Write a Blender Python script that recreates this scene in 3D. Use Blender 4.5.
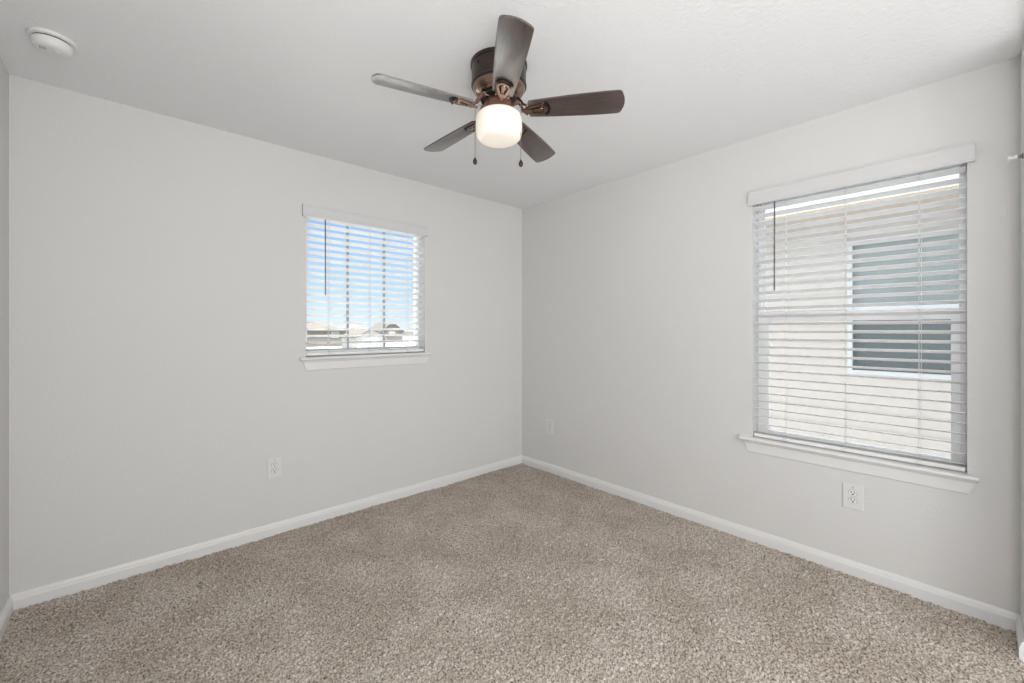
import bpy, bmesh, math, random
import numpy as np
from mathutils import Vector, Matrix

S = bpy.context.scene
for o in list(bpy.data.objects):
    bpy.data.objects.remove(o)
random.seed(7)
PI = math.pi

# ------------------------------------------------------------ camera
W_PX = 1024.0
F_PX = 423.5
cam_d = bpy.data.cameras.new('camera')
cam_d.sensor_fit = 'HORIZONTAL'
cam_d.sensor_width = 36.0
cam_d.lens = F_PX / W_PX * 36.0
cam_d.shift_y = -12.0 / W_PX
cam_d.clip_start = 0.02
cam_d.clip_end = 500
cam = bpy.data.objects.new('camera', cam_d)
S.collection.objects.link(cam)
cam.location = (-2.8033, -2.9609, 1.281)
cam.rotation_euler = (PI / 2, 0, -math.atan2(0.67018, 0.74220))
S.camera = cam

# ------------------------------------------------------------ sky and sun
w = bpy.data.worlds.new('sky'); S.world = w; w.use_nodes = True
nt = w.node_tree; nt.nodes.clear()
out = nt.nodes.new('ShaderNodeOutputWorld'); bg = nt.nodes.new('ShaderNodeBackground')
tc = nt.nodes.new('ShaderNodeTexCoord'); sep = nt.nodes.new('ShaderNodeSeparateXYZ')
cr = nt.nodes.new('ShaderNodeValToRGB')
nt.links.new(tc.outputs['Generated'], sep.inputs[0]); nt.links.new(sep.outputs['Z'], cr.inputs[0])
e = cr.color_ramp.elements
e[0].position = 0.0; e[0].color = (0.72, 0.81, 0.90, 1)
e[1].position = 1.0; e[1].color = (3.0, 3.2, 3.5, 1)
k = cr.color_ramp.elements.new(0.10); k.color = (0.47, 0.65, 0.88, 1)
k = cr.color_ramp.elements.new(0.27); k.color = (0.28, 0.46, 0.78, 1)
k = cr.color_ramp.elements.new(0.50); k.color = (2.5, 2.7, 2.95, 1)
nt.links.new(cr.outputs[0], bg.inputs[0]); bg.inputs[1].default_value = 1.25
nt.links.new(bg.outputs[0], out.inputs[0])

def light(name, kind, loc, rot, energy, color=(1, 1, 1), size=None, size_y=None):
    d = bpy.data.lights.new(name, kind); d.energy = energy; d.color = color
    if kind == 'AREA':
        d.shape = 'RECTANGLE'; d.size = size; d.size_y = size_y
    o = bpy.data.objects.new(name, d); S.collection.objects.link(o)
    o.location = loc; o.rotation_euler = rot
    return o

sun = light('sun', 'SUN', (0, 0, 20), (0, 0, 0), 16.0, (1.0, 0.965, 0.92))
sun.data.angle = math.radians(0.6)
sun.rotation_euler = Vector((0.02, 0.27, -0.96)).to_track_quat('-Z', 'Y').to_euler()
# fill lights added out of view behind the camera to brighten the room
light('hall_fill', 'AREA', (-1.8, -5.9, 1.25), (PI / 2, 0, 0), 50, (1.0, 1.0, 1.0), 3.0, 2.3)
light('hall_side_fill', 'AREA', (-3.7, -5.9, 1.25), (PI / 2, 0, math.radians(-28)), 46, (1.0, 1.0, 1.0), 3.6, 2.3)
light('doorway_fill', 'AREA', (-2.85, -3.29, 1.50), (PI / 2, 0, math.radians(-50)), 17.0, (1.0, 1.0, 1.0), 0.45, 1.0)  # added fill aimed at the right wall, no real fixture

up_light = light('hall_ceiling_fill', 'AREA', (-3.0, -3.65, 1.0), (PI, 0, 0), 23, (1.0, 1.0, 1.0), 1.0, 0.6)  # added upward fill that brightens the ceiling

vs = S.view_settings
vs.view_transform = 'Standard'; vs.look = 'None'; vs.gamma = 1; vs.exposure = 0.0
vs.use_curve_mapping = False

# ------------------------------------------------------------ materials
def mat(name, col, rough=0.5, metal=0.0, bump=None, var=None, coat=0.0, coat_r=0.1, ior=1.5,
        emit=None, estr=0.0, spec=0.5):
    """bump=(scale, strength, distance, detail); var=(scale, colour2, stretch)"""
    m = bpy.data.materials.new(name); m.use_nodes = True
    t = m.node_tree; b = t.nodes['Principled BSDF']
    b.inputs['Base Color'].default_value = (*col, 1)
    b.inputs['Roughness'].default_value = rough
    b.inputs['Metallic'].default_value = metal
    b.inputs['IOR'].default_value = ior
    b.inputs['Specular IOR Level'].default_value = spec
    b.inputs['Coat Weight'].default_value = coat
    b.inputs['Coat Roughness'].default_value = coat_r
    if emit:
        b.inputs['Emission Color'].default_value = (*emit, 1)
        b.inputs['Emission Strength'].default_value = estr
    co = t.nodes.new('ShaderNodeTexCoord')
    if var:
        mp = t.nodes.new('ShaderNodeMapping'); mp.inputs['Scale'].default_value = var[2] if len(var) > 2 else (1, 1, 1)
        n = t.nodes.new('ShaderNodeTexNoise'); n.inputs['Scale'].default_value = var[0]; n.inputs['Detail'].default_value = 4
        r = t.nodes.new('ShaderNodeValToRGB')
        r.color_ramp.elements[0].position = 0.35; r.color_ramp.elements[0].color = (*col, 1)
        r.color_ramp.elements[1].position = 0.65; r.color_ramp.elements[1].color = (*var[1], 1)
        t.links.new(co.outputs['Object'], mp.inputs[0]); t.links.new(mp.outputs[0], n.inputs['Vector'])
        t.links.new(n.outputs['Fac'], r.inputs[0]); t.links.new(r.outputs[0], b.inputs['Base Color'])
    if bump:
        n = t.nodes.new('ShaderNodeTexNoise'); n.inputs['Scale'].default_value = bump[0]
        n.inputs['Detail'].default_value = bump[3] if len(bump) > 3 else 2
        bp = t.nodes.new('ShaderNodeBump'); bp.inputs['Strength'].default_value = bump[1]
        bp.inputs['Distance'].default_value = bump[2]
        t.links.new(co.outputs['Object'], n.inputs['Vector']); t.links.new(n.outputs['Fac'], bp.inputs['Height'])
        t.links.new(bp.outputs[0], b.inputs['Normal'])
    return m

M = {}
M['wall'] = mat('wall_paint', (0.715, 0.71, 0.70), 0.75, bump=(75, 0.35, 0.004, 3), spec=0.3)
M['ceiling'] = mat('ceiling_paint', (0.88, 0.88, 0.885), 0.85, bump=(60, 0.55, 0.004, 4), spec=0.3)
M['trim'] = mat('trim_paint', (0.80, 0.80, 0.795), 0.35, bump=(30, 0.05, 0.002))
M['valance'] = mat('valance_white', (0.68, 0.68, 0.68), 0.45, bump=(60, 0.03, 0.001))
M['muntin'] = mat('backlit_muntin', (0.38, 0.40, 0.44), 0.4, bump=(60, 0.03, 0.001))  # white grille darkened in its colour, as if seen backlit
M['blind'] = mat('blind_white', (0.90, 0.90, 0.90), 0.42, bump=(60, 0.03, 0.001))
M['vinyl'] = mat('window_vinyl', (0.90, 0.91, 0.92), 0.35, bump=(40, 0.03, 0.001))
M['cord'] = mat('cord_white', (0.72, 0.72, 0.70), 0.7, bump=(400, 0.2, 0.001))
M['wand'] = mat('wand_grey', (0.12, 0.12, 0.13), 0.2, bump=(50, 0.03, 0.001))
M['bronze'] = mat('dark_bronze', (0.032, 0.023, 0.019), 0.34, 0.6, var=(30, (0.05, 0.034, 0.027)), coat=0.2)
M['copper'] = mat('brushed_copper_bronze', (0.22, 0.145, 0.11), 0.24, 0.9, var=(40, (0.31, 0.215, 0.165)))
M['collar'] = mat('collar_bronze', (0.20, 0.105, 0.07), 0.35, 0.8, var=(40, (0.26, 0.14, 0.095)))
M['black'] = mat('black_metal', (0.012, 0.011, 0.011), 0.4, 0.3, bump=(50, 0.05, 0.001))
M['plastic'] = mat('white_plastic', (0.83, 0.83, 0.82), 0.4, bump=(60, 0.03, 0.001))
M['plate'] = mat('plate_plastic', (0.765, 0.76, 0.75), 0.35, bump=(60, 0.03, 0.001))
M['gap'] = mat('gap_grey', (0.30, 0.30, 0.29), 0.6, bump=(60, 0.03, 0.001))
M['slot'] = mat('slot_dark', (0.05, 0.05, 0.05), 0.6, bump=(60, 0.03, 0.001))
M['steel'] = mat('grey_steel', (0.22, 0.22, 0.22), 0.35, 0.8, bump=(60, 0.05, 0.001))
M['stucco'] = mat('cream_siding', (0.47, 0.42, 0.385), 0.9, bump=(60, 0.3, 0.004, 4), var=(2.0, (0.49, 0.44, 0.405)))
M['house_trim'] = mat('house_trim', (0.50, 0.49, 0.49), 0.6, bump=(20, 0.1, 0.002))
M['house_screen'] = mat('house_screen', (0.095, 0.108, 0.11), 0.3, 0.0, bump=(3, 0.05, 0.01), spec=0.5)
M['house_glass'] = mat('house_glass', (0.225, 0.245, 0.24), 0.06, 0.0, bump=(3, 0.05, 0.01), spec=0.9)  # sky reflection of the upper sash put into a lighter base colour
M['shingle'] = mat('tan_shingle', (0.095, 0.077, 0.065), 0.95, var=(3, (0.12, 0.098, 0.083)), bump=(40, 0.4, 0.01))
M['shingle_grey'] = mat('grey_shingle', (0.11, 0.10, 0.093), 0.95, var=(3, (0.14, 0.125, 0.115)), bump=(40, 0.4, 0.01))
M['beige'] = mat('beige_render', (0.115, 0.10, 0.088), 0.95, var=(1.0, (0.135, 0.118, 0.104)), bump=(40, 0.2, 0.01))
M['cream'] = mat('cream_render', (0.33, 0.31, 0.29), 0.95, var=(1.0, (0.37, 0.35, 0.325)), bump=(40, 0.2, 0.01))
M['tan_eave'] = mat('tan_eave', (0.62, 0.52, 0.43), 0.8, bump=(30, 0.1, 0.002))
M['ground'] = mat('pale_ground', (0.52, 0.50, 0.47), 0.95, var=(0.12, (0.44, 0.42, 0.385)), bump=(2, 0.4, 0.05))

def blade_mat():
    m = mat('walnut_blade', (0.008, 0.005, 0.004), 0.45, var=(9, (0.070, 0.036, 0.026), (1.2, 14, 6)),
            coat=1.0, coat_r=0.33, ior=1.5)
    m.node_tree.nodes['Principled BSDF'].inputs['Coat IOR'].default_value = 1.95
    return m
M['blade'] = blade_mat()

def glass_mat():
    m = bpy.data.materials.new('clear_glass'); m.use_nodes = True
    t = m.node_tree; t.nodes.clear()
    o = t.nodes.new('ShaderNodeOutputMaterial'); mx = t.nodes.new('ShaderNodeMixShader')
    tr = t.nodes.new('ShaderNodeBsdfTransparent'); gl = t.nodes.new('ShaderNodeBsdfGlossy')
    fr = t.nodes.new('ShaderNodeFresnel'); fr.inputs[0].default_value = 1.3
    tr.inputs[0].default_value = (0.96, 0.985, 0.98, 1); gl.inputs['Roughness'].default_value = 0.02
    t.links.new(fr.outputs[0], mx.inputs[0]); t.links.new(tr.outputs[0], mx.inputs[1])
    t.links.new(gl.outputs[0], mx.inputs[2]); t.links.new(mx.outputs[0], o.inputs[0])
    return m
M['glass'] = glass_mat()
M['globe'] = mat('opal_glass', (0.85, 0.82, 0.76), 0.25, emit=(1.0, 0.84, 0.64), estr=0.32)

def carpet_mat():
    m = bpy.data.materials.new('beige_carpet'); m.use_nodes = True
    t = m.node_tree; b = t.nodes['Principled BSDF']; b.inputs['Roughness'].default_value = 1.0
    b.inputs['Specular IOR Level'].default_value = 0.05
    co = t.nodes.new('ShaderNodeTexCoord')
    def noise(s, d=2):
        n = t.nodes.new('ShaderNodeTexNoise'); n.inputs['Scale'].default_value = s; n.inputs['Detail'].default_value = d
        t.links.new(co.outputs['Object'], n.inputs['Vector']); return n
    n1 = noise(150, 3)
    r1 = t.nodes.new('ShaderNodeValToRGB'); el = r1.color_ramp.elements
    el[0].position = 0.30; el[0].color = (0.10, 0.078, 0.06, 1)
    el[1].position = 0.64; el[1].color = (0.76, 0.695, 0.625, 1)
    k = el.new(0.47); k.color = (0.475, 0.418, 0.36, 1)
    t.links.new(n1.outputs['Fac'], r1.inputs[0])
    n2 = noise(3.2, 5)  # broad tone patches: shading of the leaning pile put into the colour
    r2 = t.nodes.new('ShaderNodeValToRGB'); el = r2.color_ramp.elements
    el[0].position = 0.40; el[0].color = (0.90, 0.88, 0.855, 1); el[1].position = 0.62; el[1].color = (1.06, 1.06, 1.06, 1)
    t.links.new(n2.outputs['Fac'], r2.inputs[0])
    mx = t.nodes.new('ShaderNodeMix'); mx.data_type = 'RGBA'; mx.blend_type = 'MULTIPLY'; mx.inputs[0].default_value = 1
    t.links.new(r1.outputs[0], mx.inputs[6]); t.links.new(r2.outputs[0], mx.inputs[7])
    t.links.new(mx.outputs[2], b.inputs['Base Color'])
    n3 = noise(260, 2); bp = t.nodes.new('ShaderNodeBump'); bp.inputs['Strength'].default_value = 0.7; bp.inputs['Distance'].default_value = 0.004
    t.links.new(n3.outputs['Fac'], bp.inputs['Height']); t.links.new(bp.outputs[0], b.inputs['Normal'])
    return m
M['carpet'] = carpet_mat()

# ------------------------------------------------------------ mesh helpers
def box(bm, lo, hi, bevel=0.0):
    r = bmesh.ops.create_cube(bm, size=1.0)
    vs_ = r['verts']; lo = Vector(lo); hi = Vector(hi); c = (lo + hi) / 2; s = hi - lo
    for v in vs_:
        v.co = Vector((v.co.x * s.x, v.co.y * s.y, v.co.z * s.z)) + c
    if bevel:
        es = list({e for v in vs_ for e in v.link_edges})
        bmesh.ops.bevel(bm, geom=es, offset=bevel, segments=2, affect='EDGES', profile=0.5)
def tube(bm, pts, r, n=8):
    rings = []
    for i, p in enumerate(pts):
        p = Vector(p)
        a = Vector(pts[max(i - 1, 0)]); b_ = Vector(pts[min(i + 1, len(pts) - 1)])
        d = (b_ - a).normalized(); u = d.orthogonal().normalized(); v = d.cross(u)
        rr = r[i] if isinstance(r, (list, tuple)) else r
        if i:
            pu = rings[-1][1]; u = (pu - d * pu.dot(d)).normalized(); v = d.cross(u)
        rings.append(([bm.verts.new(p + (u * math.cos(q * 2 * PI / n) + v * math.sin(q * 2 * PI / n)) * rr) for q in range(n)], u))
    for (a, _), (b_, _) in zip(rings, rings[1:]):
        for q in range(n):
            bm.faces.new((a[q], a[(q + 1) % n], b_[(q + 1) % n], b_[q]))
    bm.faces.new(rings[0][0][::-1]); bm.faces.new(rings[-1][0])
def lathe(bm, prof, n=48, c=(0, 0, 0), flute=None):
    """prof: (r, z) list top to bottom or back"""
    rings = []
    for (r, z) in prof:
        if r < 1e-6:
            rings.append([bm.verts.new((c[0], c[1], c[2] + z))]); continue
        rings.append([bm.verts.new((c[0] + r * math.cos(q * 2 * PI / n) * (1 + (flute(q) if flute else 0)),
                                    c[1] + r * math.sin(q * 2 * PI / n) * (1 + (flute(q) if flute else 0)), c[2] + z)) for q in range(n)])
    for a, b_ in zip(rings, rings[1:]):
        for q in range(n):
            q2 = (q + 1) % n
            if len(a) == 1 and len(b_) == 1: continue
            if len(a) == 1: bm.faces.new((a[0], b_[q2], b_[q]))
            elif len(b_) == 1: bm.faces.new((a[q], a[q2], b_[0]))
            else: bm.faces.new((a[q], a[q2], b_[q2], b_[q]))
def sweep_profile(bm, prof, p0, p1, out_dir, up=(0, 0, 1), m0=0.0, m1=0.0):
    """extrude a closed 2-D profile (out, up) from p0 to p1; m0/m1 shear the ends by out-distance or up (mitre)"""
    p0 = Vector(p0); p1 = Vector(p1); d = (p1 - p0).normalized(); o_ = Vector(out_dir); u = Vector(up)
    A = [bm.verts.new(p0 + o_ * a + u * b_ + d * m0 * a) for a, b_ in prof]
    B = [bm.verts.new(p1 + o_ * a + u * b_ - d * m1 * a) for a, b_ in prof]
    n = len(prof)
    for i in range(n):
        bm.faces.new((A[i], A[(i + 1) % n], B[(i + 1) % n], B[i]))
    bm.faces.new(A[::-1]); bm.faces.new(B)
def extrude_outline(bm, pts, z0, z1):
    A = [bm.verts.new((x, y, z0)) for x, y in pts]; B = [bm.verts.new((x, y, z1)) for x, y in pts]
    n = len(pts)
    for i in range(n):
        bm.faces.new((A[i], A[(i + 1) % n], B[(i + 1) % n], B[i]))
    bm.faces.new(A[::-1]); bm.faces.new(B)
def ring_outline(bm, outer, inner, z0, z1):
    n = len(outer)
    oa = [bm.verts.new((x, y, z0)) for x, y in outer]; ob = [bm.verts.new((x, y, z1)) for x, y in outer]
    ia = [bm.verts.new((x, y, z0)) for x, y in inner]; ib = [bm.verts.new((x, y, z1)) for x, y in inner]
    for i in range(n):
        j = (i + 1) % n
        bm.faces.new((oa[i], oa[j], ob[j], ob[i])); bm.faces.new((ia[j], ia[i], ib[i], ib[j]))
        bm.faces.new((oa[j], oa[i], ia[i], ia[j])); bm.faces.new((ob[i], ob[j], ib[j], ib[i]))
def obj(name, bm, m, parent=None, loc=None, rot=None, smooth=None):
    bmesh.ops.recalc_face_normals(bm, faces=bm.faces[:])
    me = bpy.data.meshes.new(name); bm.to_mesh(me); bm.free()
    me.materials.append(M[m] if isinstance(m, str) else m)
    o = bpy.data.objects.new(name, me); S.collection.objects.link(o)
    if parent: o.parent = parent
    if loc: o.location = loc
    if rot: o.rotation_euler = rot
    if smooth:
        for p in me.polygons: p.use_smooth = True
        me.set_sharp_from_angle(angle=math.radians(smooth))
    return o
def thing(name, label, cat, loc=(0, 0, 0), group=None):
    o = bpy.data.objects.new(name, None); S.collection.objects.link(o); o.empty_display_size = 0.05
    o.location = loc; o['label'] = label; o['category'] = cat
    if group: o['group'] = group
    return o
def struct(o, label=None):
    o['kind'] = 'structure'
    if label: o['label'] = label
    return o
B = bmesh.new

# ------------------------------------------------------------ room
XW, YL, H, T = -3.21, -3.074, 2.44, 0.16
L_OP = (-1.946, -1.061, 1.100, 2.078)     # left window opening: x0 x1 z0 z1
R_OP = (-2.919, -2.030, 0.629, 2.092)     # right window opening: y0 y1 z0 z1

def carpet_floor():
    x0, x1, y0, y1 = XW, 0.0, YL, 0.0
    st = 0.0045
    nx = int((x1 - x0) / st); ny = int((y1 - y0) / st)
    rng = np.random.default_rng(3)
    X, Y = np.meshgrid(np.linspace(x0, x1, nx), np.linspace(y0, y1, ny))
    z = rng.random((ny, nx))
    zb = (z + np.roll(z, 1, 0) + np.roll(z, 1, 1) + np.roll(z, (1, 1), (0, 1))) / 4
    tuft = (zb - 0.5) * 0.016 + (z - 0.5) * 0.004
    # low wide lean marks left by feet and the vacuum
    def coarse(n):
        g = rng.random((n + 2, n + 2)); yy = np.linspace(0, n, ny); xx = np.linspace(0, n, nx)
        iy = yy.astype(int); ix = xx.astype(int); fy = (yy - iy)[:, None]; fx = (xx - ix)[None]
        fy = fy * fy * (3 - 2 * fy); fx = fx * fx * (3 - 2 * fx)
        a = g[iy][:, ix]; b_ = g[iy][:, ix + 1]; c = g[iy + 1][:, ix]; d = g[iy + 1][:, ix + 1]
        return (a * (1 - fx) + b_ * fx) * (1 - fy) + (c * (1 - fx) + d * fx) * fy - 0.5
    h = tuft + coarse(14) * 0.006 + coarse(40) * 0.004
    Z = h
    Z[0, :] = Z[-1, :] = Z[:, 0] = Z[:, -1] = -0.004
    co = np.stack([X, Y, Z], -1).reshape(-1, 3)
    i = np.arange(ny * nx).reshape(ny, nx)
    f = np.stack([i[:-1, :-1], i[:-1, 1:], i[1:, 1:], i[1:, :-1]], -1).reshape(-1, 4)
    me = bpy.data.meshes.new('floor')
    me.vertices.add(len(co)); me.vertices.foreach_set('co', co.ravel())
    me.loops.add(f.size); me.loops.foreach_set('vertex_index', f.ravel())
    me.polygons.add(len(f)); me.polygons.foreach_set('loop_start', np.arange(0, f.size, 4))
    me.polygons.foreach_set('loop_total', np.full(len(f), 4))
    me.update(calc_edges=True); me.materials.append(M['carpet'])
    me.polygons.foreach_set('use_smooth', np.ones(len(f), dtype=bool))
    o = bpy.data.objects.new('floor', me); S.collection.objects.link(o)
    return o
struct(carpet_floor(), 'speckled beige cut-pile carpet across the whole room')
bm = B(); box(bm, (-7.0, -6.6, -0.25), (T, T, -0.03)); struct(obj('floor_slab', bm, 'trim'))
bm = B(); box(bm, (-7.0, -6.6, H), (T, YL, H + 0.2)); box(bm, (XW - T, YL, H), (T, T, H + 0.2)); struct(obj('ceiling', bm, 'ceiling'), 'white ceiling with light knockdown texture')

def wall_with_hole(name, axis, a0, a1, op, t0, t1, label):
    bm = B()
    def bx(u0, u1, z0, z1):
        if axis == 'x': box(bm, (u0, t0, z0), (u1, t1, z1))
        else: box(bm, (t0, u0, z0), (t1, u1, z1))
    bx(a0, op[0], -0.03, H); bx(op[1], a1, -0.03, H)
    bx(op[0], op[1], op[3], H)
    if op[2] > 0: bx(op[0], op[1], -0.03, op[2])
    bmesh.ops.remove_doubles(bm, verts=bm.verts[:], dist=1e-5)
    return struct(obj(name, bm, 'wall'), label)
wall_with_hole('wall_back', 'x', XW - T, T, L_OP, 0.0, T, 'off-white painted wall with the small square window')
wall_with_hole('wall_right', 'y', YL - T, 0.0, R_OP, 0.0, T, 'off-white painted wall with the tall window')
bm = B(); box(bm, (XW - T, YL - 0.12, -0.03), (XW, 0, H)); struct(obj('wall_left', bm, 'wall'), 'sliver of off-white wall at the left edge')
wall_with_hole('wall_front', 'x', XW, 0.0, (-3.14, -0.24, -1, 2.42), YL - 0.12, YL, 'wall with the doorway behind the camera, widened to admit fill light')  # opening enlarged so the added fill lights reach walls and ceiling
bm = B(); box(bm, (0, -6.4, -0.03), (T, YL - T, H)); box(bm, (-6.8, -6.4 - T, -0.03), (0, -6.4, H)); box(bm, (-6.96, -6.4, -0.03), (-6.8, YL - 0.12, H)); box(bm, (-6.8, YL - 0.12, -0.03), (XW - T, YL, H))
struct(obj('wall_hall', bm, 'wall'))

BASE = [(0, -0.01), (0.014, -0.01), (0.014, 0.046), (0.0125, 0.052), (0.0105, 0.055), (0.0105, 0.060), (0.007, 0.068), (0.005, 0.0735), (0, 0.0735)]
def baseboard(name, p0, p1, out, m0=1, m1=1, label=None):
    bm = B(); sweep_profile(bm, BASE, p0, p1, out, m0=m0, m1=m1)
    struct(obj(name, bm, 'trim'), label)
baseboard('baseboard_back', (XW, 0, 0), (0, 0, 0), (0, -1, 0))
baseboard('baseboard_right', (0, 0, 0), (0, YL, 0), (-1, 0, 0))
baseboard('baseboard_left', (XW, YL, 0), (XW, 0, 0), (1, 0, 0))
baseboard('baseboard_front', (0, YL, 0), (-0.24, YL, 0), (0, 1, 0), m1=0)

# ------------------------------------------------------------ windows
# a local frame: u runs along the wall, d is depth (room side negative), z is up
class Fr:
    def __init__(s, kind): s.k = kind
    def p(s, u, d, z): return (u, d, z) if s.k == 'L' else (d, u, z)
    def box(s, bm, u0, u1, d0, d1, z0, z1, bevel=0.0):
        a = s.p(u0, d0, z0); b_ = s.p(u1, d1, z1)
        box(bm, tuple(min(x, y) for x, y in zip(a, b_)), tuple(max(x, y) for x, y in zip(a, b_)), bevel)
def frame_ring(fr, bm, u0, u1, z0, z1, d0, d1, wl, wr, wb, wt):
    fr.box(bm, u0, u0 + wl, d0, d1, z0, z1, 0.002); fr.box(bm, u1 - wr, u1, d0, d1, z0, z1, 0.002)
    fr.box(bm, u0 + wl, u1 - wr, d0, d1, z0, z0 + wb, 0.002); fr.box(bm, u0 + wl, u1 - wr, d0, d1, z1 - wt, z1, 0.002)

def sill(fr, win, op, ext, apron, z_top):
    u0, u1, z0, z1 = op
    bm = B()
    # stool board: inside the reveal plus a projecting nosing with horns
    fr.box(bm, u0 + 0.001, u1 - 0.001, -0.001, 0.085, z0, z_top)
    prof = [(0, 0), (0.026, 0), (0.033, 0.004), (0.036, 0.011), (0.033, 0.019), (0.026, 0.0225), (0, 0.0225)]
    outd = (0, -1, 0) if fr.k == 'L' else (-1, 0, 0)
    sweep_profile(bm, prof, fr.p(ext[0], 0, z_top - 0.0225), fr.p(ext[1], 0, z_top - 0.0225), outd)
    s = obj('window_sill', bm, 'trim', win)
    bm = B()
    zt = z_top - 0.0225
    pr = [(0, -apron[2]), (0.006, -apron[2]), (0.009, -apron[2] + 0.004), (0.009, -0.014), (0.013, -0.006), (0.013, 0), (0, 0)]
    d = Vector(fr.p(1, 0, 0)); A = []
    C_ = []
    for a, z in pr:
        inset = -z * 0.42
        A.append(bm.verts.new(Vector(fr.p(apron[0] + inset, -a, zt + z)))); C_.append(bm.verts.new(Vector(fr.p(apron[1] - inset, -a, zt + z))))
    n = len(pr)
    for i in range(n): bm.faces.new((A[i], A[(i + 1) % n], C_[(i + 1) % n], C_[i]))
    bm.faces.new(A[::-1]); bm.faces.new(C_)
    obj('apron', bm, 'trim', win)

# left small window: fixed sash with two upright glazing bars
fl = Fr('L')
win1 = bpy.data.objects.new('window_1', None); S.collection.objects.link(win1); struct(win1, 'small square window showing blue sky and rooftops')
u0, u1, z0, z1 = L_OP
bm = B(); frame_ring(fl, bm, u0 + 0.001, u1 - 0.001, z0 + 0.0005, z1 - 0.001, 0.085, 0.150, 0.030, 0.018, 0.042, 0.03); obj('window_frame', bm, 'vinyl', win1)
for u in (-1.632, -1.353):
    bm = B(); fl.box(bm, u - 0.008, u + 0.008, 0.105, 0.122, z0 + 0.040, z1 - 0.03, 0.002); obj('muntin', bm, 'muntin', win1)
bm = B(); fl.box(bm, u0 + 0.03, u1 - 0.018, 0.1125, 0.1155, z0 + 0.04, z1 - 0.029); obj('glass_pane', bm, 'glass', win1)
sill(fl, win1, L_OP, (-1.987, -1.016), (-1.972, -1.026, 0.066), 1.1005)

# right tall window: single hung
frt = Fr('R')
win2 = bpy.data.objects.new('window_2', None); S.collection.objects.link(win2); struct(win2, 'tall single-hung window facing the neighbouring house')
u0, u1, z0, z1 = R_OP
bm = B(); frame_ring(frt, bm, u0 + 0.001, u1 - 0.001, z0 + 0.0005, z1 - 0.001, 0.100, 0.155, 0.022, 0.022, 0.012, 0.025); obj('window_frame', bm, 'vinyl', win2)
bm = B(); frame_ring(frt, bm, u0 + 0.022, u1 - 0.022, 1.335, z1 - 0.024, 0.128, 0.150, 0.006, 0.006, 0.035, 0.012); up_ = obj('upper_sash', bm, 'vinyl', win2)
bm = B(); frt.box(bm, u0 + 0.027, u1 - 0.027, 0.1375, 0.1405, 1.368, z1 - 0.04); obj('glass_pane', bm, 'glass', up_)
bm = B(); frame_ring(frt, bm, u0 + 0.022, u1 - 0.022, z0 + 0.010, 1.385, 0.096, 0.127, 0.032, 0.038, 0.024, 0.055); lo_ = obj('lower_sash', bm, 'vinyl', win2)
bm = B(); frt.box(bm, u0 + 0.053, u1 - 0.058, 0.1095, 0.1125, z0 + 0.033, 1.332); obj('glass_pane', bm, 'glass', lo_)
for u in (-2.30, -2.70):
    bm = B(); frt.box(bm, u - 0.03, u + 0.03, 0.086, 0.0965, 1.352, 1.366, 0.003); obj('sash_lock', bm, 'vinyl', lo_)
sill(frt, win2, R_OP, (-2.955, -1.967), (-2.950, -1.982, 0.068), 0.6295)

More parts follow.
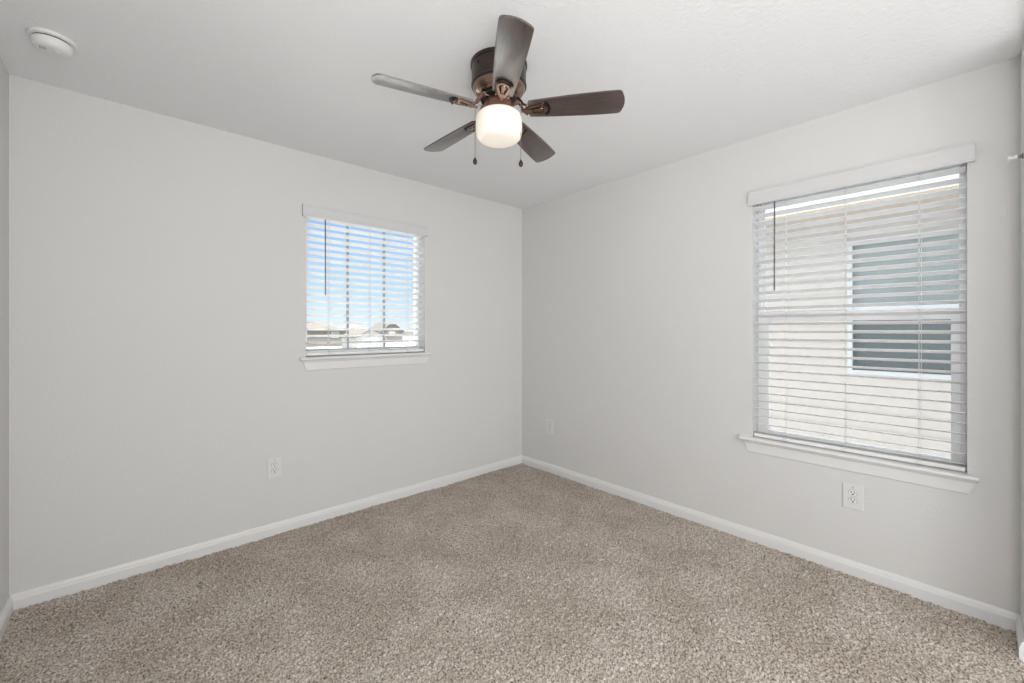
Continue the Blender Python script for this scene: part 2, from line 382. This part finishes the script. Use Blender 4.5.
# ------------------------------------------------------------ blinds
def blind(fr, op, label, first, pitch, n, rail, cords, wand_u, wand_z, val, lift):
    u0, u1, z0, z1 = op
    um = (u0 + u1) / 2
    t = thing('window_blind', label, 'blind', fr.p(um, 0.035, z1))
    inv = Matrix.Translation(-Vector(t.location))
    def put(name, bm, m, smooth=None, parent=None):
        bm.transform(inv)
        o = obj(name, bm, m, parent or t, smooth=smooth); return o
    g = 0.004
    # headrail inside the opening
    bm = B(); fr.box(bm, u0 + g, u1 - g, 0.012, 0.058, z1 - 0.036, z1 - 0.0005, 0.003); put('headrail', bm, 'blind')
    # valance board over the headrail, moulded bottom and top lips, returned to the wall at its ends
    bm = B()
    a = val
    # face with moulded lips, wider than the opening, on the room side of the wall
    pr = [(0.010, 0), (0.019, 0), (0.021, 0.004), (0.019, 0.011), (0.0175, 0.016), (0.0175, a[3] - a[2] - 0.018), (0.019, a[3] - a[2] - 0.012),
          (0.0225, a[3] - a[2] - 0.006), (0.0225, a[3] - a[2]), (0.010, a[3] - a[2])]
    outd = (0, -1, 0) if fr.k == 'L' else (-1, 0, 0)
    sweep_profile(bm, pr, fr.p(a[0], 0, a[2]), fr.p(a[1], 0, a[2]), outd)
    for e0, e1 in ((a[0], a[0] + 0.008), (a[1] - 0.008, a[1])):
        fr.box(bm, e0, e1, -0.012, -0.0005, a[2], a[3])
    put('valance', bm, 'valance')
    # slats, one mesh: curved thin strips, tilted slightly open
    bm = B(); tilt = math.radians(15.5)
    dc = 0.036; hw = 0.0245
    for i in range(n):
        zc = first + i * pitch
        prof = []
        seg = 6
        for s in range(seg + 1):
            q = -1 + 2 * s / seg
            dd = q * hw; zz = 0.0020 * (1 - q * q) - dd * math.tan(tilt)
            prof.append((dd, zz))
        full = [(d, z + 0.0014) for d, z in prof] + [(d, z - 0.0014) for d, z in prof[::-1]]
        A = [bm.verts.new(fr.p(u0 + 0.005, dc + d, zc + z)) for d, z in full]
        C_ = [bm.verts.new(fr.p(u1 - 0.005, dc + d, zc + z)) for d, z in full]
        m_ = len(full)
        for k_ in range(m_): bm.faces.new((A[k_], A[(k_ + 1) % m_], C_[(k_ + 1) % m_], C_[k_]))
        bm.faces.new(A[::-1]); bm.faces.new(C_)
    put('slats', bm, 'blind')
    # bottom rail
    bm = B(); fr.box(bm, u0 + 0.005, u1 - 0.005, dc - 0.025, dc + 0.025, rail - 0.010, rail + 0.010, 0.004); rl = put('bottom_rail', bm, 'blind')
    for u in cords:
        bm = B(); fr.box(bm, u - 0.012, u + 0.012, dc - 0.031, dc - 0.0252, rail - 0.006, rail + 0.006, 0.002)
        put('cord_button', bm, 'plastic')
    # ladder cords: front and back strings with a rung under every slat
    for u in cords:
        bm = B()
        for sg in (-1, 1):
            d_ = dc + sg * 0.0272
            tube(bm, [fr.p(u + 0.004 * sg, d_, z1 - 0.04), fr.p(u + 0.004 * sg, d_, rail)], 0.0008, 6)
        tube(bm, [fr.p(u - 0.010, dc - 0.0280, z1 - 0.04), fr.p(u - 0.010, dc - 0.0280, rail)], 0.0007, 6)
        for i in range(n):
            zc = first + i * pitch - 0.0022
            tube(bm, [fr.p(u, dc - 0.0272, zc + 0.0272 * math.tan(tilt)), fr.p(u, dc + 0.0272, zc - 0.0272 * math.tan(tilt))], 0.0006, 4)
        put('ladder_cord', bm, 'cord')
    # tilt wand hanging in front
    bm = B()
    dw = 0.002
    tube(bm, [fr.p(wand_u, dw + 0.012, z1 - 0.030), fr.p(wand_u, dw, z1 - 0.030), fr.p(wand_u, dw, z1 - 0.046)], 0.0015, 6)
    tube(bm, [fr.p(wand_u, dw, z1 - 0.044), fr.p(wand_u, dw - 0.004, wand_z + 0.05), fr.p(wand_u, dw - 0.004, wand_z + 0.02), fr.p(wand_u, dw - 0.004, wand_z)], [0.0038, 0.0038, 0.0042, 0.0036], 6)
    put('tilt_wand', bm, 'wand')
    return t
blind(fl, L_OP, 'white slatted blind on the small window with blue sky behind', 1.145, 0.0463, 20, 1.1175,
      (-1.79, -1.50, -1.20), -1.824, 1.512, (-1.970, -1.042, 2.020, 2.096), 0)
blind(frt, R_OP, 'white slatted blind on the tall window facing a neighbouring house', 0.663, 0.0466, 30, 0.6400+0.003,
      (-2.20, -2.475, -2.76), -2.150, 1.510, (-2.944, -2.014, 2.030, 2.112), 0)

# ------------------------------------------------------------ ceiling fan
FC = Vector((-1.601, -1.544, 0))
fan = thing('ceiling_fan', 'dark walnut five-blade ceiling fan with a lit white glass globe', 'ceiling fan', (FC.x, FC.y, H))
def fz(z): return z - H
bm = B()
lathe(bm, [(0, 0), (0.124, 0), (0.124, fz(2.428)), (0.119, fz(2.424)), (0.119, fz(2.352)), (0.121, fz(2.349)), (0.121, fz(2.342)),
           (0.117, fz(2.338)), (0, fz(2.338))], 64)
hs = obj('motor_housing', bm, 'bronze', fan, smooth=30)
for k_ in range(4):
    a = math.radians(48 + 45 + 90 * k_); bm = B()
    v = Vector((math.cos(a), math.sin(a), 0))
    tube(bm, [v * 0.117 + Vector((0, 0, fz(2.405))), v * 0.126 + Vector((0, 0, fz(2.405)))], 0.005, 10)
    obj('screw', bm, 'bronze', hs, smooth=40)
bm = B()
lathe(bm, [(0, fz(2.338)), (0.115, fz(2.338)), (0.113, fz(2.330)), (0.104, fz(2.314)), (0.088, fz(2.304)), (0.072, fz(2.300)), (0, fz(2.300))], 64)
obj('housing_bowl', bm, 'copper', fan, smooth=40)
bm = B()
lathe(bm, [(0, fz(2.3)), (0.066, fz(2.3)), (0.080, fz(2.296)), (0.080, fz(2.283)), (0.062, fz(2.279)), (0, fz(2.279))], 48)
obj('flywheel', bm, 'black', fan, smooth=30)
bm = B()
lathe(bm, [(0, fz(2.279)), (0.060, fz(2.279)), (0.063, fz(2.272)), (0.063, fz(2.240)), (0.068, fz(2.236)), (0.071, fz(2.228)), (0.071, fz(2.222)), (0, fz(2.222))],
      96, flute=lambda q: 0.025 * (1 if (q % 8) < 4 else 0))
obj('light_kit_collar', bm, 'collar', fan, smooth=30)
bm = B()
lathe(bm, [(0.050, fz(2.229)), (0.070, fz(2.2285)), (0.086, fz(2.2245)), (0.096, fz(2.2155)), (0.1005, fz(2.203)), (0.1015, fz(2.18)), (0.1015, fz(2.150)), (0.0995, fz(2.134)),
           (0.094, fz(2.121)), (0.084, fz(2.112)), (0.068, fz(2.1065)), (0.045, fz(2.104)), (0.02, fz(2.103)), (0, fz(2.103))], 64)
obj('glass_globe', bm, 'globe', fan, smooth=60)

# blades: outline in local coordinates, x outwards
RB = 0.535
def blade_outline():
    r0, r1 = 0.135, RB
    up = []
    def hw(x):
        t_ = (x - r0) / (r1 - r0); return 0.043 + 0.016 * math.sin(min(t_ * 1.15, 1) * PI / 2)
    xs = [r0 + (r1 - 0.026 - r0) * i / 14 for i in range(15)]
    top = [(x, hw(x)) for x in xs]
    w1 = hw(r1 - 0.026)
    cor = []
    for i in range(1, 7):           # rounded corner then a shallow bowed end
        a = PI / 2 * i / 6
        cor.append((r1 - 0.026 + 0.014 * math.sin(a), w1 - 0.012 + 0.012 * math.cos(a)))
    end = [(r1 - 0.012 + 0.012 * (1 - (q / (w1 - 0.012)) ** 2), q) for q in [(w1 - 0.012) * (1 - k_ / 5) for k_ in range(1, 10)]]
    half = top + cor
    pts = half + end + [(x, -y) for x, y in half[::-1]]
    root = [(r0 - 0.006, -0.030), (r0 - 0.008, 0), (r0 - 0.006, 0.030)]
    return pts + root
def stadium(x0, x1, hw0, hw1, n=10):
    pts = []
    for i in range(n + 1):
        a = -PI / 2 + PI * i / n; pts.append((x1 - hw1 + hw1 * math.cos(a), hw1 * math.sin(a)))
    for i in range(n + 1):
        a = PI / 2 + PI * i / n; pts.append((x0 + hw0 + hw0 * math.cos(a), hw0 * math.sin(a)))
    return pts
ZB = 2.236
PITCH = math.radians(14.5)
DROOP = (1.1, 0.0, 0.0, 0.0, 0.3)
TILT = Matrix.Rotation(math.radians(-2.0), 4, Vector((0.7422, -0.6702, 0)))
proto = {}
for k_ in range(5):
    ang = math.radians(-52.1 - 72 * k_)
    # blade frame: pitched about its own length (clockwise side up)
    Rm = Matrix.Rotation(ang, 4, 'Z') @ Matrix.Rotation(-PITCH, 4, 'X')
    Tm = Matrix.Translation((0, 0, fz(ZB)))
    mw = Tm @ TILT @ Matrix.Rotation(ang, 4, 'Z') @ Matrix.Rotation(math.radians(DROOP[k_]), 4, 'Y') @ Matrix.Rotation(-PITCH, 4, 'X')
    if not proto:
        bm = B(); extrude_outline(bm, blade_outline(), 0.0, 0.0065)
        es = [e for e in bm.edges if abs(e.verts[0].co.z - e.verts[1].co.z) < 1e-6 and len(e.link_faces) == 2 and
              min(len(f.verts) for f in e.link_faces) == 4 and max(len(f.verts) for f in e.link_faces) > 4]
        bmesh.ops.bevel(bm, geom=es, offset=0.0014, segments=2, affect='EDGES', profile=0.5)
        b_ = obj('blade', bm, 'blade', fan, smooth=40); b_['label'] = 'dark walnut fan blade'
        # iron: two prongs from the flywheel ending in an oval loop screwed under the blade
        bm = B()
        ring_outline(bm, stadium(0.112, 0.212, 0.018, 0.030), stadium(0.132, 0.200, 0.009, 0.019), -0.0065, -0.0005)
        extrude_outline(bm, [(0.100, -0.007), (0.188, -0.006), (0.188, 0.006), (0.100, 0.007)], -0.0085, -0.0030)
        lathe(bm, [(0, -0.0100), (0.010, -0.0095), (0.012, -0.007), (0.012, -0.0005), (0, -0.0005)], 16, (0.186, 0, 0))
        a_ = obj('blade_iron', bm, 'copper', fan, smooth=40)
        bm = B()
        # arched black slot plate at the outer end of the loop
        o_pts = []; R0, R1 = 0.032, 0.042
        for i in range(13):
            q = math.radians(-62 + 124 * i / 12); o_pts.append((0.184 + R1 * math.cos(q), R1 * math.sin(q)))
        for i in range(13):
            q = math.radians(62 - 124 * i / 12); o_pts.append((0.184 + R0 * math.cos(q), R0 * math.sin(q)))
        extrude_outline(bm, o_pts, -0.004, -0.0003)
        p_ = obj('crescent_plate', bm, 'black', a_)
        scr = []
        for (x, y) in ((0.150, 0.0), (0.205, 0.024), (0.205, -0.024)):
            bm = B(); lathe(bm, [(0, -0.0115), (0.004, -0.011), (0.005, -0.0085), (0.005, -0.003), (0, -0.003)], 12)
            scr.append(obj('iron_screw', bm, 'bronze', a_, loc=(x, y, 0), smooth=40))
        # arm rising from the loop to the flywheel, in unpitched coordinates baked below
        bm = B()
        pts = [(0.070, 0, 0.053), (0.084, 0, 0.050), (0.098, 0, 0.032), (0.108, 0, 0.010), (0.124, 0, -0.003)]
        for sg in (-1, 1):
            tube(bm, [(x, sg * (0.010 + 0.004 * i), z) for i, (x, y, z) in enumerate(pts)], [0.0065, 0.006, 0.0055, 0.0055, 0.005], 8)
        extrude_outline(bm, [(0.056, -0.019), (0.088, -0.017), (0.088, 0.017), (0.056, 0.019)], 0.0455, 0.0565)
        r_ = obj('arm', bm, 'copper', a_, smooth=40)
        proto = dict(b=b_, a=a_, kids=[p_, r_] + scr)
        b_.matrix_local = mw; a_.matrix_local = mw
    else:
        b_ = proto['b'].copy(); a_ = proto['a'].copy()
        S.collection.objects.link(b_); S.collection.objects.link(a_)
        b_.parent = fan; a_.parent = fan; b_.matrix_local = mw; a_.matrix_local = mw
        for kk in proto['kids']:
            c_ = kk.copy(); S.collection.objects.link(c_); c_.parent = a_
# pull chains: beaded, hanging from two small eyelets on the collar
rt = Vector((0.7422, -0.6702, 0)); fw = Vector((0.6702, 0.7422, 0))
for sd, zb_ in ((-0.1045, 2.036), (0.0955, 2.014)):
    bm = B()
    p = rt * sd + fw * (-0.030 if sd > 0 else 0.0)
    st = p.normalized() * 0.062
    top = fz(2.262)
    n_ = 7
    path = [Vector((st.x, st.y, top)), Vector((p.x * 0.85, p.y * 0.85, top + 0.002)), Vector((p.x * 0.97, p.y * 0.97, top - 0.006)), Vector((p.x, p.y, top - 0.020)), Vector((p.x, p.y, fz(zb_)))]
    tube(bm, path, 0.0011, 6)
    z = top - 0.024
    while z > fz(zb_):
        bmesh.ops.create_icosphere(bm, subdivisions=1, radius=0.0019, matrix=Matrix.Translation((p.x, p.y, z))); z -= 0.0052
    ch = obj('pull_chain', bm, 'steel', fan, smooth=60)
    bm = B()
    lathe(bm, [(0, 0), (0.003, -0.0005), (0.004, -0.004), (0.0085, -0.012), (0.0098, -0.019), (0.0085, -0.026), (0.004, -0.031), (0, -0.032)], 20, (p.x, p.y, fz(zb_)))
    obj('pull_fob', bm, 'bronze', ch, smooth=60)

# ------------------------------------------------------------ smoke detector
sm = thing('smoke_detector', 'round white smoke detector on the ceiling near the left corner', 'smoke detector', (-3.032, -0.478, H))
bm = B(); lathe(bm, [(0, 0), (0.069, 0), (0.070, -0.004), (0.069, -0.011), (0.065, -0.0125), (0, -0.0125)], 56); obj('mounting_base', bm, 'plastic', sm, smooth=40)
bm = B(); lathe(bm, [(0.050, -0.0125), (0.0555, -0.0125), (0.0555, -0.018), (0.050, -0.018)], 56); obj('vent_gap', bm, 'slot', sm, smooth=40)
bm = B(); lathe(bm, [(0, -0.0175), (0.0580, -0.0175), (0.0595, -0.021), (0.058, -0.032), (0.055, -0.040), (0.049, -0.046), (0.036, -0.0490), (0, -0.0500)], 56); cv = obj('cover', bm, 'plastic', sm, smooth=40)
bm = B()
for k_ in range(4):
    box(bm, (-0.034 + 0.005 * k_, -0.020, -0.0500), (-0.032 + 0.005 * k_, 0.002, -0.0492))
obj('sounder_slot', bm, 'gap', cv)
bm = B(); lathe(bm, [(0, -0.0495), (0.010, -0.0495), (0.0105, -0.0512), (0.009, -0.0525), (0, -0.0530)], 24, (0.014, -0.010, 0)); obj('test_button', bm, 'plastic', cv, smooth=40)

# ------------------------------------------------------------ outlets
def outlet(label, loc, rz, w_=0.079, h_=0.124):
    t = thing('power_outlet', label, 'power outlet', loc)
    t.rotation_euler = (0, 0, rz)          # local +y points into the wall, local -y to the room
    bm = B()
    box(bm, (-w_ / 2, -0.0055, -h_ / 2), (w_ / 2, 0.0, h_ / 2), 0.0022); obj('wall_plate', bm, 'plate', t)
    for sz in (-1, 1):
        cz = sz * 0.0195
        bm = B()
        n = 20; pts = []
        for i in range(n):
            a = 2 * PI * i / n; x = 0.0172 * math.cos(a); z = max(-0.0142, min(0.0142, 0.0172 * math.sin(a))); pts.append((x, z))
        A = [bm.verts.new((x, -0.0050, cz + z)) for x, z in pts]; C_ = [bm.verts.new((x, -0.0075, cz + z)) for x, z in pts]
        for i in range(n): bm.faces.new((A[i], A[(i + 1) % n], C_[(i + 1) % n], C_[i]))
        bm.faces.new(C_); bm.faces.new(A[::-1])
        rc = obj('receptacle', bm, 'plastic', t)
        bm = B(); n2 = [(x * 1.09, z * 1.10) for x, z in pts]
        A = [bm.verts.new((x, -0.0050, cz + z)) for x, z in n2]; C_ = [bm.verts.new((x, -0.0060, cz + z)) for x, z in n2]
        for i in range(n): bm.faces.new((A[i], A[(i + 1) % n], C_[(i + 1) % n], C_[i]))
        bm.faces.new(C_); bm.faces.new(A[::-1]); obj('receptacle_gap', bm, 'gap', rc)
        bm = B()
        box(bm, (-0.0084, -0.0080, cz + 0.0000), (-0.0050, -0.0070, cz + 0.0095)); box(bm, (0.0050, -0.0080, cz + 0.0005), (0.0084, -0.0070, cz + 0.0090))
        tube(bm, [(0, -0.0080, cz - 0.0065), (0, -0.0070, cz - 0.0065)], 0.0040, 10)
        obj('slots', bm, 'slot', rc)
    for sz in (1, -1):
        bm = B(); tube(bm, [(0, -0.0068, 0.048 * sz), (0, -0.0050, 0.048 * sz)], 0.0030, 10); obj('plate_screw', bm, 'steel' if sz > 0 else 'plate', t)
outlet('white duplex outlet low on the wall below the small window', (-2.131, 0, 0.418), 0)
outlet('white duplex outlet low on the wall under the tall window', (0, -2.513, 0.409), -PI / 2, 0.084, 0.128)
outlet('small white outlet low on the right wall nearest the room corner', (0, -0.366, 0.408), -PI / 2, 0.076, 0.120)

# ------------------------------------------------------------ short rod at the right edge
rod = thing('wall_rod', 'short grey metal rod with white end cap at the right edge', 'rod', (-0.160, YL, 1.973))
bm = B(); tube(bm, [(0, 0, 0), (0, 0.016, 0)], 0.0060, 16); tube(bm, [(0, 0, 0), (0, 0.003, 0)], 0.012, 16)
obj('shaft', bm, 'steel', rod, smooth=40)
bm = B(); tube(bm, [(0, 0.015, 0), (0, 0.022, 0), (0, 0.0225, 0), (0, 0.032, 0), (0, 0.0325, 0), (0, 0.040, 0)], [0.0095, 0.0095, 0.007, 0.007, 0.0105, 0.0105], 16)
obj('end_cap', bm, 'plastic', rod, smooth=40)

# ------------------------------------------------------------ outside
GZ = -3.0
bm = B(); box(bm, (-150, 0.6, GZ - 0.5), (150, 260, GZ)); box(bm, (0.6, -60, GZ - 0.5), (150, 0.6, GZ))
struct(obj('ground', bm, 'ground'), 'pale bare ground beyond the windows')

# neighbouring house beyond the tall window
NX = 3.0
nb = thing('neighbouring_house', 'cream house close outside the tall window with its own window', 'house', (NX, -2.5, GZ))
def nput(name, bm, m, parent=nb, smooth=None):
    bm.transform(Matrix.Translation((-NX, 2.5, -GZ))); return obj(name, bm, m, parent, smooth=smooth)
NW = (-2.98, -1.985, 0.80, 2.24)
bm = B()
y0_, y1_ = -9.0, 3.2
box(bm, (NX, y0_, GZ), (NX + 0.2, NW[0], 2.60)); box(bm, (NX, NW[1], GZ), (NX + 0.2, y1_, 2.60))
box(bm, (NX, NW[0], GZ), (NX + 0.2, NW[1], NW[2])); box(bm, (NX, NW[0], NW[3]), (NX + 0.2, NW[1], 2.60))
z = GZ
while z < 2.42:          # lap boards
    for a, c in ((y0_, y1_),) if (z + 0.18 < NW[2] or z > NW[3]) else ((y0_, NW[0]), (NW[1], y1_)):
        p_ = [(0, 0), (0.010, 0.0), (0.002, 0.18), (0, 0.18)]
        sweep_profile(bm, p_, (NX, a, z), (NX, c, z), (-1, 0, 0))
    z += 0.18
nput('siding_wall', bm, 'stucco')
bm = B(); box(bm, (NX - 0.35, y0_, 2.60), (NX + 0.25, y1_, 2.63)); nput('soffit', bm, 'tan_eave')
bm = B(); box(bm, (NX - 0.38, y0_, 2.56), (NX - 0.35, y1_, 2.82)); nput('fascia', bm, 'trim')
bm = B(); sweep_profile(bm, [(0, 0), (0, 0.03), (-5, 2.53), (-5, 2.50)], (NX - 0.4, y0_, 2.82), (NX - 0.4, y1_, 2.82), (-1, 0, 0)); nput('roof', bm, 'shingle')
bm = B()
f2 = Fr('R')
frame_ring(f2, bm, NW[0], NW[1], NW[2], NW[3], NX - 0.02, NX + 0.08, 0.045, 0.045, 0.045, 0.045)
f2.box(bm, NW[0] + 0.045, NW[1] - 0.045, NX + 0.0, NX + 0.06, 1.46, 1.54)
nf = nput('house_window', bm, 'house_trim')
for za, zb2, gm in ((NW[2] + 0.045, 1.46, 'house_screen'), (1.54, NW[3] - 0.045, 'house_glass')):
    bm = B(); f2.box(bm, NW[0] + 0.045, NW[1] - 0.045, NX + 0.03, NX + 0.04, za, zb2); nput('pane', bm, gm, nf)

# distant houses beyond the small window
def far_house(label, x, y, wx, wy, wall_h, ridge_h, wm, rm, wins, along='x', chimney=False, side_wins=()):
    t = thing('distant_house', label, 'house', (x, y, GZ), 'houses beyond the small window')
    bm = B(); box(bm, (-wx / 2, 0, 0), (wx / 2, wy, wall_h))
    if along == 'y':     # gable faces the room
        A = [bm.verts.new(v) for v in ((-wx / 2, 0.002, wall_h), (wx / 2, 0.002, wall_h), (0, 0.002, ridge_h))]
        C_ = [bm.verts.new(v) for v in ((-wx / 2, wy, wall_h), (wx / 2, wy, wall_h), (0, wy, ridge_h))]
        bm.faces.new(A); bm.faces.new(C_[::-1])
        for i in range(3): bm.faces.new((A[i], A[(i + 1) % 3], C_[(i + 1) % 3], C_[i]))
    obj('wall', bm, wm, t)
    bm = B(); ov = 0.5
    if along == 'x':     # hip roof
        r = min(wx, wy) / 2
        b4 = [(-wx / 2 - ov, -ov), (wx / 2 + ov, -ov), (wx / 2 + ov, wy + ov), (-wx / 2 - ov, wy + ov)]
        lo = [bm.verts.new((a, b_, wall_h - 0.15)) for a, b_ in b4]; md = [bm.verts.new((a, b_, wall_h + 0.05)) for a, b_ in b4]
        rx = max(wx / 2 - r, 0.3)
        r0_ = bm.verts.new((-rx, wy / 2, ridge_h)); r1_ = bm.verts.new((rx, wy / 2, ridge_h))
        for i in range(4): bm.faces.new((lo[i], lo[(i + 1) % 4], md[(i + 1) % 4], md[i]))
        bm.faces.new(lo[::-1])
        bm.faces.new((md[0], md[1], r1_, r0_)); bm.faces.new((md[1], md[2], r1_)); bm.faces.new((md[2], md[3], r0_, r1_)); bm.faces.new((md[3], md[0], r0_))
    else:
        for sg in (-1, 1):
            q = [(sg * (wx / 2 + ov), wall_h - ov * (ridge_h - wall_h) / (wx / 2)), (0, ridge_h), (0, ridge_h + 0.25), (sg * (wx / 2 + ov), wall_h + 0.25 - ov * (ridge_h - wall_h) / (wx / 2))]
            A = [bm.verts.new((a, -ov, z)) for a, z in q]; C_ = [bm.verts.new((a, wy + ov, z)) for a, z in q]
            for i in range(4): bm.faces.new((A[i], A[(i + 1) % 4], C_[(i + 1) % 4], C_[i]))
            bm.faces.new(A[::-1]); bm.faces.new(C_)
    obj('roof', bm, rm, t)
    for (a, z, ww, hh) in wins:
        bm = B(); box(bm, (a - ww / 2 - 0.12, -0.08, z - 0.12), (a + ww / 2 + 0.12, 0.0, z + hh + 0.12)); f_ = obj('house_window', bm, 'house_trim', t)
        bm = B(); box(bm, (a - ww / 2, -0.12, z), (a + ww / 2, -0.08, z + hh)); obj('pane', bm, 'house_glass', f_)
    if chimney:
        bm = B(); box(bm, (wx * 0.1, wy * 0.4, ridge_h - 1.0), (wx * 0.1 + 0.8, wy * 0.4 + 0.8, ridge_h + 0.7)); obj('chimney', bm, wm, t)
    return t
def at_px(px, D):          # where a line of sight at this bearing meets the given depth
    q = (px - 512.0) / F_PX
    return (-2.8033 + D * (0.67018 + 0.74220 * q), -2.9609 + D * (0.74220 - 0.67018 * q))
for lab, px, D, wx, wy, wh, rh, wm, rm, wins, al, chim in (
    ('tan-roofed beige house at the left of the small window view', 316, 104, 15.0, 11, 4.0, 6.1, 'beige', 'shingle', [(-2.6, 2.4, 1.1, 0.9), (4.6, 2.3, 1.5, 1.3)], 'x', False),
    ('cream house with grey hip roof in the middle of the small window view', 360, 122, 10, 12, 3.6, 6.2, 'cream', 'shingle_grey', [(-3.0, 1.8, 1.6, 1.1), (2.4, 1.9, 2.2, 1.2)], 'x', False),
    ('low cream gabled house just right of the grey hip roof', 372, 96, 7, 9, 2.6, 4.3, 'cream', 'shingle', [(-1.5, 1.1, 1.4, 1.0), (1.6, 1.2, 1.2, 1.0)], 'y', False),
    ('tan gabled house right of centre in the small window view', 392, 140, 7.5, 10, 3.8, 6.6, 'beige', 'shingle', [(0.0, 2.2, 1.6, 1.2)], 'y', False),
    ('low cream house with a chimney at the far right of the small window view', 412, 175, 12, 10, 3.3, 4.6, 'cream', 'shingle_grey', [(-3.5, 1.6, 1.6, 1.2), (2.5, 1.6, 1.6, 1.2)], 'x', True)):
    hx, hy = at_px(px, D)
    far_house(lab, hx, hy, wx, wy, wh, rh, wm, rm, wins, al, chim)
